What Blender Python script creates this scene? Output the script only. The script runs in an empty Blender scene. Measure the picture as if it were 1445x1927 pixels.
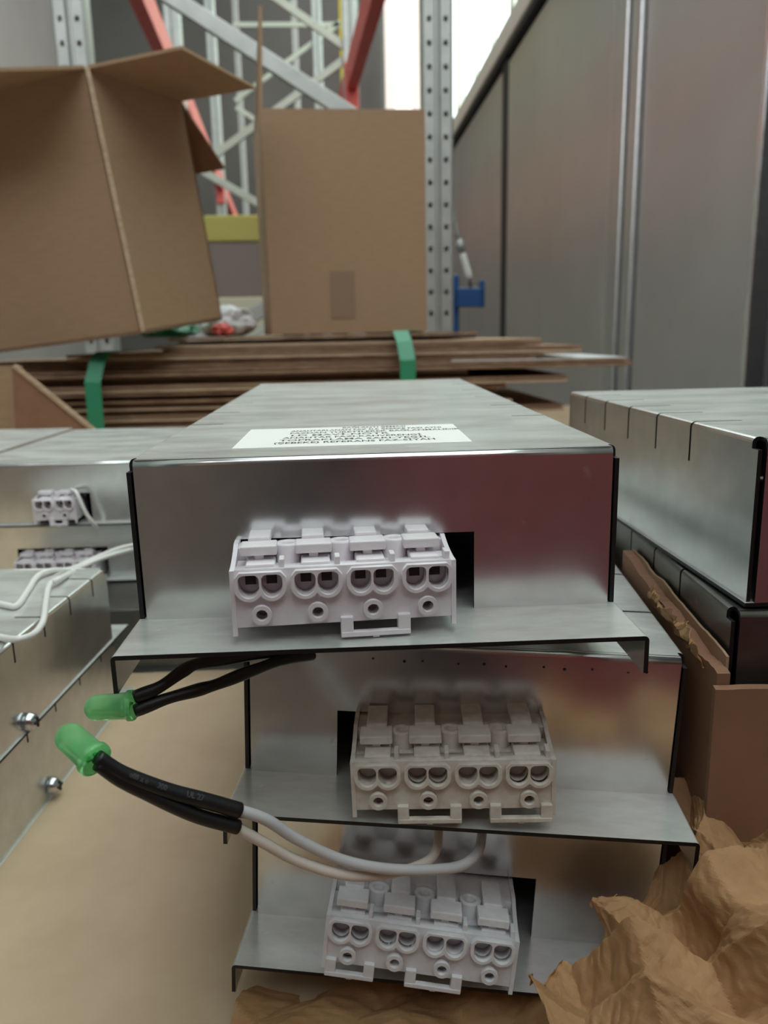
import bpy, bmesh, math, random
from mathutils import Vector, Matrix, Euler, noise
random.seed(7)
R = math.radians
SC = bpy.context.scene
COL = SC.collection
Z0 = 1.05                      # camera height above the hall floor

# ------------------------------------------------------------------ camera
FPX, PITCH, YAW, ROLL = 1500.0, R(12.5), R(3.1), R(1.2)
def cam_axes():
    cy, sy, cp, sp = math.cos(YAW), math.sin(YAW), math.cos(PITCH), math.sin(PITCH)
    f = Vector((sy*cp, cy*cp, -sp)); r0 = Vector((cy, -sy, 0)); d0 = f.cross(r0)
    c, s = math.cos(ROLL), math.sin(ROLL)
    return c*r0 + s*d0, -s*r0 + c*d0, f
AX, AD, AF = cam_axes()
cd = bpy.data.cameras.new('camera'); cam = bpy.data.objects.new('camera', cd); COL.objects.link(cam)
m = Matrix.Identity(4)
for i in range(3):
    m[i][0] = AX[i]; m[i][1] = -AD[i]; m[i][2] = -AF[i]
m[2][3] = Z0
cam.matrix_world = m
cd.sensor_fit = 'VERTICAL'; cd.sensor_height = 36; cd.lens = FPX*36/1927
cd.clip_start = 0.005; cd.clip_end = 200
cd.dof.use_dof = True; cd.dof.focus_distance = 0.165; cd.dof.aperture_fstop = 26
SC.camera = cam
# ------------------------------------------------------------------ world, light, exposure
wd = bpy.data.worlds.new('world'); SC.world = wd; wd.use_nodes = True
wd.node_tree.nodes['Background'].inputs[0].default_value = (0.93, 0.97, 1.0, 1)
# overcast daylight: brighter overhead than at the horizon, (1 + 2 sin elevation) / 3
_t = wd.node_tree; _g = _t.nodes.new('ShaderNodeTexCoord'); _x = _t.nodes.new('ShaderNodeSeparateXYZ'); _m = _t.nodes.new('ShaderNodeMath')
_m.operation = 'MULTIPLY_ADD'; _m.use_clamp = False
_c = _t.nodes.new('ShaderNodeMath'); _c.operation = 'MAXIMUM'; _c.inputs[1].default_value = 0.0
SKY = 2.2
_m.inputs[1].default_value = SKY*2/3; _m.inputs[2].default_value = SKY/3
_t.links.new(_g.outputs['Generated'], _x.inputs[0]); _t.links.new(_x.outputs['Z'], _c.inputs[0]); _t.links.new(_c.outputs[0], _m.inputs[0])
_t.links.new(_m.outputs[0], _t.nodes['Background'].inputs[1])
SC.view_settings.view_transform = 'Standard'; SC.view_settings.look = 'None'
SC.view_settings.gamma = 1; SC.view_settings.use_curve_mapping = False
SC.view_settings.exposure = 0.86

# ------------------------------------------------------------------ helpers
def V(x, y, z): return Vector((x, y, z + Z0))
def at(px, py, y):
    """point of the place seen at a picture position, at depth y"""
    v = AX*((px-722.5)/FPX) + AD*((py-963.5)/FPX) + AF
    p = v*(y/v.y); return Vector((p.x, p.y, p.z + Z0))
def atz(px, py, z):
    v = AX*((px-722.5)/FPX) + AD*((py-963.5)/FPX) + AF
    p = v*(z/v.z); return Vector((p.x, p.y, p.z + Z0))
def tag(o, label=None, cat=None, group=None, kind=None):
    if label: o['label'] = label
    if cat: o['category'] = cat
    if group: o['group'] = group
    if kind: o['kind'] = kind
    return o
def link(name, me, mat, parent=None, smooth=False):
    o = bpy.data.objects.new(name, me); COL.objects.link(o)
    if mat and not me.materials: me.materials.append(mat)
    if parent: o.parent = parent
    if smooth:
        for p in me.polygons: p.use_smooth = True
    return o
def empty(name, loc, rot=(0, 0, 0)):
    o = bpy.data.objects.new(name, None); COL.objects.link(o)
    o.location = loc; o.rotation_euler = rot; o.empty_display_size = .01
    return o
def frombm(name, bm, mat, parent=None, smooth=False):
    bmesh.ops.recalc_face_normals(bm, faces=bm.faces)
    me = bpy.data.meshes.new(name); bm.to_mesh(me); bm.free()
    return link(name, me, mat, parent, smooth)
def addbox(bm, c, s, bev=0, rot=None, seg=2):
    r = bmesh.ops.create_cube(bm, size=1)
    vs = r['verts']
    M = Matrix.Translation(Vector(c)) @ (rot.to_4x4() if rot else Matrix.Identity(4)) @ Matrix.Diagonal((s[0], s[1], s[2], 1))
    bmesh.ops.transform(bm, matrix=M, verts=vs)
    if bev:
        es = set(e for v in vs for e in v.link_edges)
        bmesh.ops.bevel(bm, geom=list(es), offset=bev, segments=seg, affect='EDGES', profile=.5)
def box(name, c, s, mat, parent=None, bev=0, rot=None, smooth=False):
    bm = bmesh.new(); addbox(bm, c, s, bev, rot); return frombm(name, bm, mat, parent, smooth)
def bar(name, a, b, w, h, mat, parent=None, up=(0, 0, 1), bev=0):
    """a square bar from a to b, w across, h along up"""
    a, b = Vector(a), Vector(b); d = b-a; L = d.length; d.normalize()
    u = Vector(up); x = d.cross(u)
    if x.length < 1e-4: x = d.cross(Vector((0, 1, 0)))
    x.normalize(); u = x.cross(d)
    rot = Matrix((x, d, u)).transposed()
    return box(name, (a+b)/2, (w, L, h), mat, parent, bev, rot)
def catmull(pts, n=8):
    pts = [Vector(p) for p in pts]; out = []
    P = [pts[0]*2-pts[1]] + pts + [pts[-1]*2-pts[-2]]
    for i in range(1, len(P)-2):
        a, b, c, d = P[i-1:i+3]
        for k in range(n):
            t = k/n
            out.append(.5*((2*b)+(c-a)*t+(2*a-5*b+4*c-d)*t*t+(-a+3*b-3*c+d)*t**3))
    out.append(pts[-1]); return out
def tube(name, pts, r, mat, parent=None, n=8, seg=14, flat=1.0):
    path = catmull(pts, n); bm = bmesh.new(); rings = []
    t0 = (path[1]-path[0]).normalized(); nrm = t0.orthogonal().normalized()
    for i, p in enumerate(path):
        t = (path[min(i+1, len(path)-1)]-path[max(i-1, 0)]).normalized()
        nrm = (nrm - t*nrm.dot(t)).normalized(); bn = t.cross(nrm)
        rr = r(i/(len(path)-1)) if callable(r) else r
        rings.append([bm.verts.new(p + nrm*math.cos(2*math.pi*k/seg)*rr + bn*math.sin(2*math.pi*k/seg)*rr*flat) for k in range(seg)])
    for a, b in zip(rings, rings[1:]):
        for k in range(seg): bm.faces.new((a[k], a[(k+1) % seg], b[(k+1) % seg], b[k]))
    bm.faces.new(rings[0][::-1]); bm.faces.new(rings[-1])
    return frombm(name, bm, mat, parent, True)
def lathe(name, prof, mat, parent=None, seg=32, M=None):
    """prof: (r, z) list, axis z"""
    bm = bmesh.new(); rings = []
    for r, z in prof:
        if r < 1e-7: rings.append([bm.verts.new((0, 0, z))])
        else: rings.append([bm.verts.new((r*math.cos(2*math.pi*k/seg), r*math.sin(2*math.pi*k/seg), z)) for k in range(seg)])
    for a, b in zip(rings, rings[1:]):
        for k in range(seg):
            k2 = (k+1) % seg
            if len(a) == 1 and len(b) == 1: continue
            if len(a) == 1: bm.faces.new((a[0], b[k], b[k2]))
            elif len(b) == 1: bm.faces.new((a[k], a[k2], b[0]))
            else: bm.faces.new((a[k], a[k2], b[k2], b[k]))
    if M: bmesh.ops.transform(bm, matrix=M, verts=bm.verts)
    o = frombm(name, bm, mat, parent, True); return o
def plate2d(loops, depth):
    """filled 2D outline with holes (loops of (x, z)), as a mesh standing in the XZ plane, from y=0 back to y=depth"""
    cu = bpy.data.curves.new('tmp', 'CURVE'); cu.dimensions = '2D'; cu.fill_mode = 'BOTH'; cu.extrude = depth/2
    for lp in loops:
        s = cu.splines.new('POLY'); s.points.add(len(lp)-1); s.use_cyclic_u = True
        for p, (x, z) in zip(s.points, lp): p.co = (x, z, 0, 1)
    o = bpy.data.objects.new('tmp', cu); COL.objects.link(o)
    dg = bpy.context.evaluated_depsgraph_get(); dg.update()
    me = bpy.data.meshes.new_from_object(o.evaluated_get(dg))
    bpy.data.objects.remove(o); bpy.data.curves.remove(cu)
    # curve lies in XY facing +Z: turn so that curve Y -> Z, curve Z -> -Y
    me.transform(Matrix(((1, 0, 0, 0), (0, 0, -1, depth/2), (0, 1, 0, 0), (0, 0, 0, 1))))
    bm = bmesh.new(); bm.from_mesh(me); bmesh.ops.remove_doubles(bm, verts=bm.verts, dist=1e-6)
    bmesh.ops.recalc_face_normals(bm, faces=bm.faces); bm.to_mesh(me); bm.free()
    return me
def circ(cx, cz, r, n=28, sx=1): return [(cx+sx*r*math.cos(2*math.pi*k/n), cz+r*math.sin(2*math.pi*k/n)) for k in range(n)]
def solid(o, t, offset=-1, cut=False):
    md = o.modifiers.new('Solidify', 'SOLIDIFY'); md.thickness = t; md.offset = offset; md.use_even_offset = False
    if cut:
        o.data.materials.append(M['edge']); md.material_offset = 1; md.material_offset_rim = 1  # inner faces dark too: shade of the closed inside put into the colour
    return o
def textmesh(body, size, align='LEFT'):
    cu = bpy.data.curves.new('tmp', 'FONT'); cu.body = body; cu.size = size; cu.align_x = align; cu.resolution_u = 2; cu.offset = .00007
    o = bpy.data.objects.new('tmp', cu); COL.objects.link(o)
    dg = bpy.context.evaluated_depsgraph_get(); dg.update()
    me = bpy.data.meshes.new_from_object(o.evaluated_get(dg))
    bpy.data.objects.remove(o); bpy.data.curves.remove(cu)
    return me

# ------------------------------------------------------------------ materials
def newmat(name):
    mt = bpy.data.materials.new(name); mt.use_nodes = True
    nt = mt.node_tree; return mt, nt, nt.nodes['Principled BSDF']
def noise_ramp(nt, scale, c0, c1, detail=4, p0=.35, p1=.65, stretch=None, rough=.6):
    tc = nt.nodes.new('ShaderNodeTexCoord'); n = nt.nodes.new('ShaderNodeTexNoise')
    n.inputs['Scale'].default_value = scale; n.inputs['Detail'].default_value = detail; n.inputs['Roughness'].default_value = rough
    if stretch:
        mp = nt.nodes.new('ShaderNodeMapping'); mp.inputs['Scale'].default_value = stretch
        nt.links.new(tc.outputs['Object'], mp.inputs[0]); nt.links.new(mp.outputs[0], n.inputs['Vector'])
    else: nt.links.new(tc.outputs['Object'], n.inputs['Vector'])
    r = nt.nodes.new('ShaderNodeValToRGB'); r.color_ramp.elements[0].position = p0; r.color_ramp.elements[1].position = p1
    r.color_ramp.elements[0].color = (*c0, 1); r.color_ramp.elements[1].color = (*c1, 1)
    nt.links.new(n.outputs['Fac'], r.inputs[0]); return r, n
def bump(nt, bs, src, strength, dist):
    b = nt.nodes.new('ShaderNodeBump'); b.inputs['Strength'].default_value = strength; b.inputs['Distance'].default_value = dist
    nt.links.new(src, b.inputs['Height']); nt.links.new(b.outputs[0], bs.inputs['Normal'])
def plain(name, c, rough=.5, metal=0.0, spec=.5):
    mt, nt, b = newmat(name); b.inputs['Base Color'].default_value = (*c, 1); b.inputs['Roughness'].default_value = rough
    b.inputs['Metallic'].default_value = metal; b.inputs['Specular IOR Level'].default_value = spec; return mt
def mottled(name, c0, c1, scale, rough=.6, metal=0.0, bmp=0, bdist=.0002, stretch=None, p0=.3, p1=.7, detail=4):
    mt, nt, b = newmat(name); r, n = noise_ramp(nt, scale, c0, c1, detail, p0, p1, stretch)
    nt.links.new(r.outputs[0], b.inputs['Base Color']); b.inputs['Roughness'].default_value = rough; b.inputs['Metallic'].default_value = metal
    if bmp: bump(nt, b, n.outputs['Fac'], bmp, bdist)
    return mt
def galvanised(name, c0, c1, r0, r1, scale=120, bmp=.005, met=1, top_light=0):
    mt, nt, b = newmat(name); b.inputs['Metallic'].default_value = met
    r, n = noise_ramp(nt, scale, c0, c1, 5, .3, .7)
    nt.links.new(r.outputs[0], b.inputs['Base Color'])
    r2, n2 = noise_ramp(nt, scale*.35, (r0,)*3, (r1,)*3, 2, .25, .8)
    nt.links.new(r2.outputs[0], b.inputs['Roughness'])
    bump(nt, b, n.outputs['Fac'], bmp, .0004)
    r4, n4 = noise_ramp(nt, scale*1.6, (0, 0, 0), (.30,)*3, 3, .66, .76)
    sf = nt.nodes.new('ShaderNodeBsdfDiffuse'); sf.inputs[0].default_value = (.55, .54, .52, 1)
    ms = nt.nodes.new('ShaderNodeMixShader'); nt.links.new(r4.outputs[0], ms.inputs[0]); nt.links.new(b.outputs[0], ms.inputs[1]); nt.links.new(sf.outputs[0], ms.inputs[2])
    nt.links.new(ms.outputs[0], nt.nodes['Material Output'].inputs[0]); last = ms
    if top_light:                                  # upward faces painted paler, unevenly, for the brightness of light from above
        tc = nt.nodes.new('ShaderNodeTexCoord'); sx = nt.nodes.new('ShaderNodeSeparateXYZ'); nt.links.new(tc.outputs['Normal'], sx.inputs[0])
        mr = nt.nodes.new('ShaderNodeMapRange'); mr.inputs['From Min'].default_value = .6; mr.inputs['From Max'].default_value = .95; mr.inputs['To Max'].default_value = top_light
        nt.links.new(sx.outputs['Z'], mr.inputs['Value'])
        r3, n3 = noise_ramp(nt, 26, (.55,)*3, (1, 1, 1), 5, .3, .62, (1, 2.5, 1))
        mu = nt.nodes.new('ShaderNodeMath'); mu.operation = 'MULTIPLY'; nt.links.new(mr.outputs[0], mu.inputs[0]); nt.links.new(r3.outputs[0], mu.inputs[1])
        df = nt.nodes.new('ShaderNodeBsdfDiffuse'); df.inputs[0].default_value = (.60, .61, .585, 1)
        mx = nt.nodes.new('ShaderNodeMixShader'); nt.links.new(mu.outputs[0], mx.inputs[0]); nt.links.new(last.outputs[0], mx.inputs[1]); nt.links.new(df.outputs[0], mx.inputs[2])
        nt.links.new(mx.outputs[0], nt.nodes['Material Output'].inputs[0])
    return mt
M = {}
M['zinc'] = galvanised('galvanised_steel', (.72, .73, .73), (.84, .85, .86), .16, .27, met=.95, top_light=.68)
M['zinc_dull'] = galvanised('dull_galvanised_steel', (.62, .63, .62), (.74, .75, .75), .28, .42, met=.92, top_light=.62)
M['zinc_dark'] = galvanised('dark_grey_coated_steel', (.20, .20, .185), (.25, .25, .235), .35, .5)
M['edge'] = plain('cut_edge_and_inner_shade', (.06, .06, .065), .5, 1)
M['plastic'] = mottled('white_terminal_plastic', (.80, .75, .79), (.86, .82, .86), 300, .38)
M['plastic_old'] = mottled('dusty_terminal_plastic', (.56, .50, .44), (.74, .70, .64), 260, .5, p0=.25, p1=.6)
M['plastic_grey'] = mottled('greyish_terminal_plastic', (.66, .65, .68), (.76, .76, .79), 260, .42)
M['contact'] = plain('contact_metal', (.035, .022, .02), .6, 0)
M['paper'] = plain('label_paper', (.90, .90, .87), .6)
M['ink'] = plain('label_ink', (.035, .03, .025), .7)
M['board'] = mottled('corrugated_cardboard', (.34, .215, .13), (.39, .255, .16), 60, .85, bmp=.1, stretch=(1, 1, 8))
M['board_tan'] = mottled('pale_cardboard_sheet', (.47, .345, .225), (.53, .40, .27), 40, .85, bmp=.1)
M['board_dark'] = mottled('brown_cardboard', (.235, .12, .068), (.285, .15, .088), 50, .85, bmp=.1)
M['board_edge'] = mottled('cut_cardboard_edge', (.18, .10, .058), (.37, .24, .15), 60, .9, stretch=(1, 1, 6))
M['board_edge2'] = mottled('pale_edge_and_lit_board', (.40, .28, .18), (.56, .42, .30), 50, .9, stretch=(1, 1, 6))
M['kraft'] = mottled('kraft_paper', (.29, .148, .062), (.41, .232, .108), 90, .75, bmp=.25, bdist=.0006)
M['strap'] = plain('green_strapping', (.035, .27, .14), .4)
M['black'] = plain('black_sleeve', (.012, .012, .014), .45)
M['wire_white'] = plain('white_wire', (.80, .78, .76), .4)
M['wire_grey'] = plain('grey_wire', (.58, .58, .60), .4)
M['wire_pink'] = plain('cream_wire', (.74, .66, .60), .4)
M['screw'] = plain('screw_zinc', (.62, .64, .66), .25, 1)
M['red'] = mottled('red_rack_paint', (.72, .10, .085), (.80, .13, .11), 6, .45)
M['rack'] = mottled('galvanised_rack_steel', (.36, .37, .355), (.46, .46, .445), 20, .45, .6)
M['brace'] = mottled('pale_rack_brace', (.42, .42, .36), (.50, .50, .43), 20, .5, .3)
M['yellow'] = plain('yellow_paint', (.62, .45, .03), .5)
M['blue'] = plain('blue_paint', (.012, .075, .24), .4)
M['panel'] = galvanised('steel_wall_panel', (.60, .585, .575), (.68, .665, .655), .30, .42, 2.2, .02, met=.72)
M['dark'] = plain('dark_gap', (.02, .021, .024), .6)
M['ledge'] = plain('painted_ledge', (.86, .85, .78), .5)
M['wallgrey'] = mottled('grey_hall_wall', (.085, .083, .078), (.115, .112, .105), .6, .8)
M['concrete'] = mottled('concrete_floor', (.10, .095, .09), (.14, .135, .13), 3, .7)
M['wood'] = mottled('bench_wood', (.28, .19, .11), (.36, .25, .15), 12, .7, stretch=(6, 1, 1))
M['film'] = plain('white_plastic_film', (.82, .84, .86), .35)
M['reflect_red'] = plain('red_reflection', (.30, .048, .052), .6)
M['reflect_brown'] = plain('brown_reflection', (.27, .185, .15), .6)
def window_mat(name, c, s):
    mt, nt, b = newmat(name); b.inputs['Base Color'].default_value = (*c, 1)
    b.inputs['Emission Color'].default_value = (*c, 1); b.inputs['Emission Strength'].default_value = s; b.inputs['Roughness'].default_value = .3; return mt
M['pane'] = window_mat('daylit_window_pane', (.80, 1.0, .90), 1.35)
M['pane_warm'] = window_mat('daylit_curtain', (1.0, .95, .82), 1.0)
M['pane_pink'] = window_mat('daylit_pink_curtain', (.92, .80, .74), .6)
def led_mat():
    mt, nt, b = newmat('green_led_resin')
    b.inputs['Base Color'].default_value = (.46, .97, .54, 1); b.inputs['Roughness'].default_value = .06
    b.inputs['Transmission Weight'].default_value = .75; b.inputs['IOR'].default_value = 1.45
    tr = nt.nodes.new('ShaderNodeBsdfTranslucent'); tr.inputs[0].default_value = (.42, .98, .50, 1)
    mx = nt.nodes.new('ShaderNodeMixShader'); mx.inputs[0].default_value = .34
    nt.links.new(b.outputs[0], mx.inputs[1]); nt.links.new(tr.outputs[0], mx.inputs[2])
    nt.links.new(mx.outputs[0], nt.nodes['Material Output'].inputs[0]); return mt
M['led'] = led_mat()
M['led_in'] = plain('led_lead_frame', (.10, .45, .16), .4)

# ------------------------------------------------------------------ the setting
def struct(o): o['kind'] = 'structure'; return o
struct(box('floor', (-.9, 6.5, -.05), (9.0, 21, .1), M['concrete']))
HW = 9.0   # wall height
struct(box('ceiling_light_block', (-2.95, 5.2, HW+.06), (4.3, 22, .12), mottled('grey_roof_sheet', (.24, .24, .23), (.29, .29, .28), .6, .8)))  # unseen half roof, added to block sky on the left
struct(box('wall_back', (-1.9, 16.1, HW/2), (6.9, .2, HW), M['wallgrey']))
struct(box('wall_left', (-4.6, 6.5, HW/2), (.2, 20, HW), mottled('pale_grey_hall_wall', (.24, .235, .225), (.29, .285, .27), .6, .8)))
wf = struct(box('wall_for_reflections', (-1.7, -1.1, 1.15), (6.0, .2, 2.3), M['wallgrey']))  # unseen wall added behind the camera for the metal fronts to reflect
for x0, x1, mt in ((-1.9, -.21, 'reflect_brown'), (-.20, .0, 'dark'), (.01, .98, 'reflect_red')):
    box('panel', ((x0+x1)/2, -.985, 1.13), (x1-x0, .03, 2.24), M[mt], wf, .004)  # brown, dark and red chosen for the reflections on the box fronts
wr = struct(box('wall_right', (1.16, 6.5, (Z0+1.50)/2), (.2, 19.0, Z0+1.50), M['dark']))
def wpanel(y0, y1, z0, z1, mat='panel', name='panel', x=1.0, t=.05):
    return box(name, (x+t/2, (y0+y1)/2, Z0+(z0+z1)/2), (t, y1-y0, z1-z0), M[mat], wr, .006)
wpanel(1.905, 2.70, -Z0+.02, 1.46)
wpanel(3.02, 4.78, -Z0+.02, 1.46)
wpanel(4.94, 7.02, -Z0+.02, 1.46)
wpanel(-.9, 1.62, -Z0+.02, 1.46)
wpanel(2.72, 2.80, -Z0+.02, 1.46, 'zinc_dull', 'post_cover', .985, .06)
wpanel(2.82, 2.90, -Z0+.02, 1.46, 'zinc_dull', 'post_cover', .975, .07)
wpanel(2.915, 3.00, -Z0+.02, 1.46, 'panel', 'post_cover', .992, .05)
for y0, y1 in ((4.785, 4.935), (7.03, 7.16)): wpanel(y0, y1, -Z0+.02, 1.50, 'dark', 'seam_post', .996, .05)
box('shadow_rail', (1.0, 5.0, Z0+1.50), (.06, 9.0, .03), M['dark'], wr)
box('edge_strip', (.993, 1.885, Z0+.2), (.05, .022, 2.4), M['zinc'], wr, .003)
struct(box('trim_1', (1.02, 6.5, Z0+1.575), (.12, 19.0, .115), M['ledge'], None, .008))
# the window band above the ledge
WH = 4.6
wn = struct(box('window_1', (1.12, 6.5, Z0+1.63+WH/2), (.03, 18.8, WH), M['pane']))
for k, y in enumerate((-1.2, 1.0, 2.9, 4.95, 7.0)):
    box('mullion', (1.08, y, Z0+1.63+WH/2), (.07, .09, WH), M['ledge'], wn, .006)
box('window_head', (1.08, 6.5, Z0+1.63+WH), (.1, 19.0, .1), M['ledge'], wn, .006)
for k, y in enumerate((5.7, 6.35)):
    box('glazing_bar', (1.09, y, Z0+1.63+WH/2), (.03, .022, WH), M['ledge'], wn)
# daylit curtain strips hanging before the far end of the window band
for y0, y1, mt in ((8.2, 9.9, 'pane_warm'), (10.0, 11.0, 'pane_pink'), (11.1, 13.4, 'pane_warm'), (13.5, 15.9, 'pane_pink')):
    box('curtain_strip', (1.06, (y0+y1)/2, Z0+1.65+WH/2), (.02, y1-y0, WH-.1), M[mt], wn)

# ------------------------------------------------------------------ bench that carries the boxes
BZ = -.157                       # top of the cardboard sheet, relative to the camera
bench = empty('packing_bench', (0, .91, 0)); tag(bench, 'low wooden packing bench under the cardboard sheets and metal boxes', 'bench')
bt = box('bench_top', (0, 0, Z0+BZ-.024), (1.7, 1.7, .04), M['wood'], bench, .002)
for sx in (-1, 1):
    for sy in (-1, 1):
        box('leg', (sx*.78, sy*.78, (Z0+BZ-.044)/2), (.07, .07, Z0+BZ-.044), M['wood'], bench, .003)
tag(box('cardboard_sheet', (-.02, .405, Z0+BZ-.002), (.96, .65, .004), M['board_tan']), 'large pale cardboard sheet lying flat under the metal boxes', 'cardboard sheet')

# ------------------------------------------------------------------ terminal block (a part of an enclosure)
TW, TH = .042, .0112
_cache = {}
def terminal_meshes(n):
    if n in _cache: return _cache[n]
    pitch = .0105; w = pitch*n; cs = [(-w/2 + pitch*(i+.5)) for i in range(n)]
    hz = TH - .0030; cx_ = .00215
    def port(c, rx, rz, n=7):
        """wire port outline: round below, squarer above"""
        o = [(c+rx*math.cos(a), rz*math.sin(a)) for a in [math.pi+math.pi*k/14 for k in range(15)]]
        e = rx*.55
        o += [(c+rx-e+e*math.cos(a), rz-e+e*math.sin(a)) for a in [math.pi/2*k/n for k in range(n+1)]]
        o += [(c-rx+e+e*math.cos(a), rz-e+e*math.sin(a)) for a in [math.pi/2+math.pi/2*k/n for k in range(n+1)]]
        return o
    loops = [[(-w/2, 0), (w/2, 0), (w/2, TH), (-w/2, TH)]]
    for c in cs:
        loops += [[(x+c, z_+hz) for x, z_ in port(q*cx_, .00196, .00225)] for q in (-1, 1)] + [circ(c, .0026, .0011, 18)]
    D = {'face': plate2d(loops, .0032)}
    # a two-lobed raised rim round each pair of wire ports
    ro = .0027; out = []; a1 = math.acos(cx_/ro)
    out += [(-cx_+ro*math.cos(a), ro*math.sin(a)*1.06) for a in [math.pi + (math.pi-a1)*k/18 for k in range(19)]]
    out += [(cx_+ro*math.cos(a), ro*math.sin(a)*1.06) for a in [math.pi+a1 + (math.pi-a1)*k/18 for k in range(19)]]
    out += [(cx_+ro, .0015), (cx_+ro-.0010, .0027), (-cx_-ro+.0010, .0027), (-cx_-ro, .0015)]
    D['rim'] = plate2d([out] + [port(q*cx_, .00196, .00225) for q in (-1, 1)], .0020)
    D['boss'] = plate2d([circ(0, 0, .0019, 24), circ(0, 0, .0011, 18)], .0022)
    bm = bmesh.new()                                # body behind the face: floor of the ports, stepped top
    addbox(bm, (0, .0066, TH/2-.0004), (w-.0008, .0070, TH-.0008))
    addbox(bm, (0, .017, TH/2+.0008), (w-.0008, .012, TH+.0016), .0003)
    for c in cs:
        addbox(bm, (c, .0045, TH-.0002), (.0056, .0060, .0016), .0004)
        addbox(bm, (c, .0110, TH+.0006), (.0064, .004, .003), .0006)
        addbox(bm, (c+.0041, .0022, TH+.0005), (.0010, .0030, .0022), .0002)
    bm2 = bmesh.new()
    D['body'] = bpy.data.meshes.new('body'); bmesh.ops.recalc_face_normals(bm, faces=bm.faces); bm.to_mesh(D['body']); bm.free(); bm2.free()
    bm = bmesh.new()                                # end cheek with the curved rising top and the leg
    pr = [(0, -.0016), (.0011, -.0016), (.0013, 0), (.022, 0), (.022, TH+.0022), (.0125, TH+.0022)]
    for k in range(1, 9):
        t = k/9; pr.append((.0125*(1-t), TH + .0022*(1-t)**2.2))
    pr.append((0, TH))
    vs = [bm.verts.new((x, y, z)) for x in (0, .0009) for (y, z) in pr]; n_ = len(pr)
    bm.faces.new(vs[:n_][::-1]); bm.faces.new(vs[n_:])
    for k in range(n_): bm.faces.new((vs[k], vs[(k+1) % n_], vs[n_+(k+1) % n_], vs[n_+k]))
    bmesh.ops.recalc_face_normals(bm, faces=bm.faces)
    D['cheek'] = bpy.data.meshes.new('cheek'); bm.to_mesh(D['cheek']); bm.free()
    bm = bmesh.new()                                # push lever: pad, neck and the post that carries it
    addbox(bm, (0, .0066, .0025), (.0070, .0050, .0019), .0003)
    addbox(bm, (0, .0130, .0034), (.0044, .0090, .0016), .0003)
    addbox(bm, (0, .0058, .0008), (.0018, .0014, .0030), .0002)
    bmesh.ops.recalc_face_normals(bm, faces=bm.faces)
    D['lever'] = bpy.data.meshes.new('lever'); bm.to_mesh(D['lever']); bm.free()
    D['w'] = w; D['cs'] = cs; _cache[n] = D
    return D
def terminal(parent, mat, n, Mw, clips, contacts=False, tilt=0, ldy=0, lz=0):
    """Mw: matrix in the enclosure's space"""
    D = terminal_meshes(n); w = D['w']
    tb = link('terminal_block', D['body'].copy(), M[mat], parent); tb.matrix_local = Mw
    def sub(nm, key, loc):
        me = D[key+mat] if key+mat in D else D.setdefault(key+mat, D[key].copy())
        o = link(nm, me, M[mat], tb); o.location = loc; return o
    sub('front_face', 'face', (0, 0, 0))
    for c in D['cs']:
        sub('wire_port', 'rim', (c, -.0013, TH-.0030)); sub('test_socket', 'boss', (c, -.0014, .0026))
        l = sub('push_lever', 'lever', (c-.0003, ldy, TH+lz)); l.rotation_euler = (tilt, 0, 0)
        if contacts:
            for s in (-1, 1): box('contact', (c+s*.0020, .0030, TH-.0025), (.0020, .0006, .0022), M['contact'], tb)
    for i, c in enumerate(D['cs'][:-1]):
        o = lathe('round_socket', [(0, -.001), (.0010, -.001), (.0012, .0027), (.0014, .0030), (.0023, .0030), (.0025, .0026), (.0025, -.003)], M[mat], tb, 20)
        o.location = (c+.00525, .0085, TH)
    sub('end_cheek', 'cheek', (-w/2-.0004, -.0003, 0)); sub('end_cheek', 'cheek', (w/2-.0005, -.0003, 0))
    for x0, x1 in clips:
        bm = bmesh.new()
        for xx in (x0+.0012, x1-.0012): addbox(bm, (xx, .0003, -.0008), (.0024, .0026, .0040), .0002)
        addbox(bm, ((x0+x1)/2, -.0004, -.0023), (x1-x0, .0014, .0011), .0002); addbox(bm, ((x0+x1)/2, -.0004, -.0029), (.0013, .0010, .0005), .0001)
        frombm('latch_clip', bm, M[mat], tb)
    return tb

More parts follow.
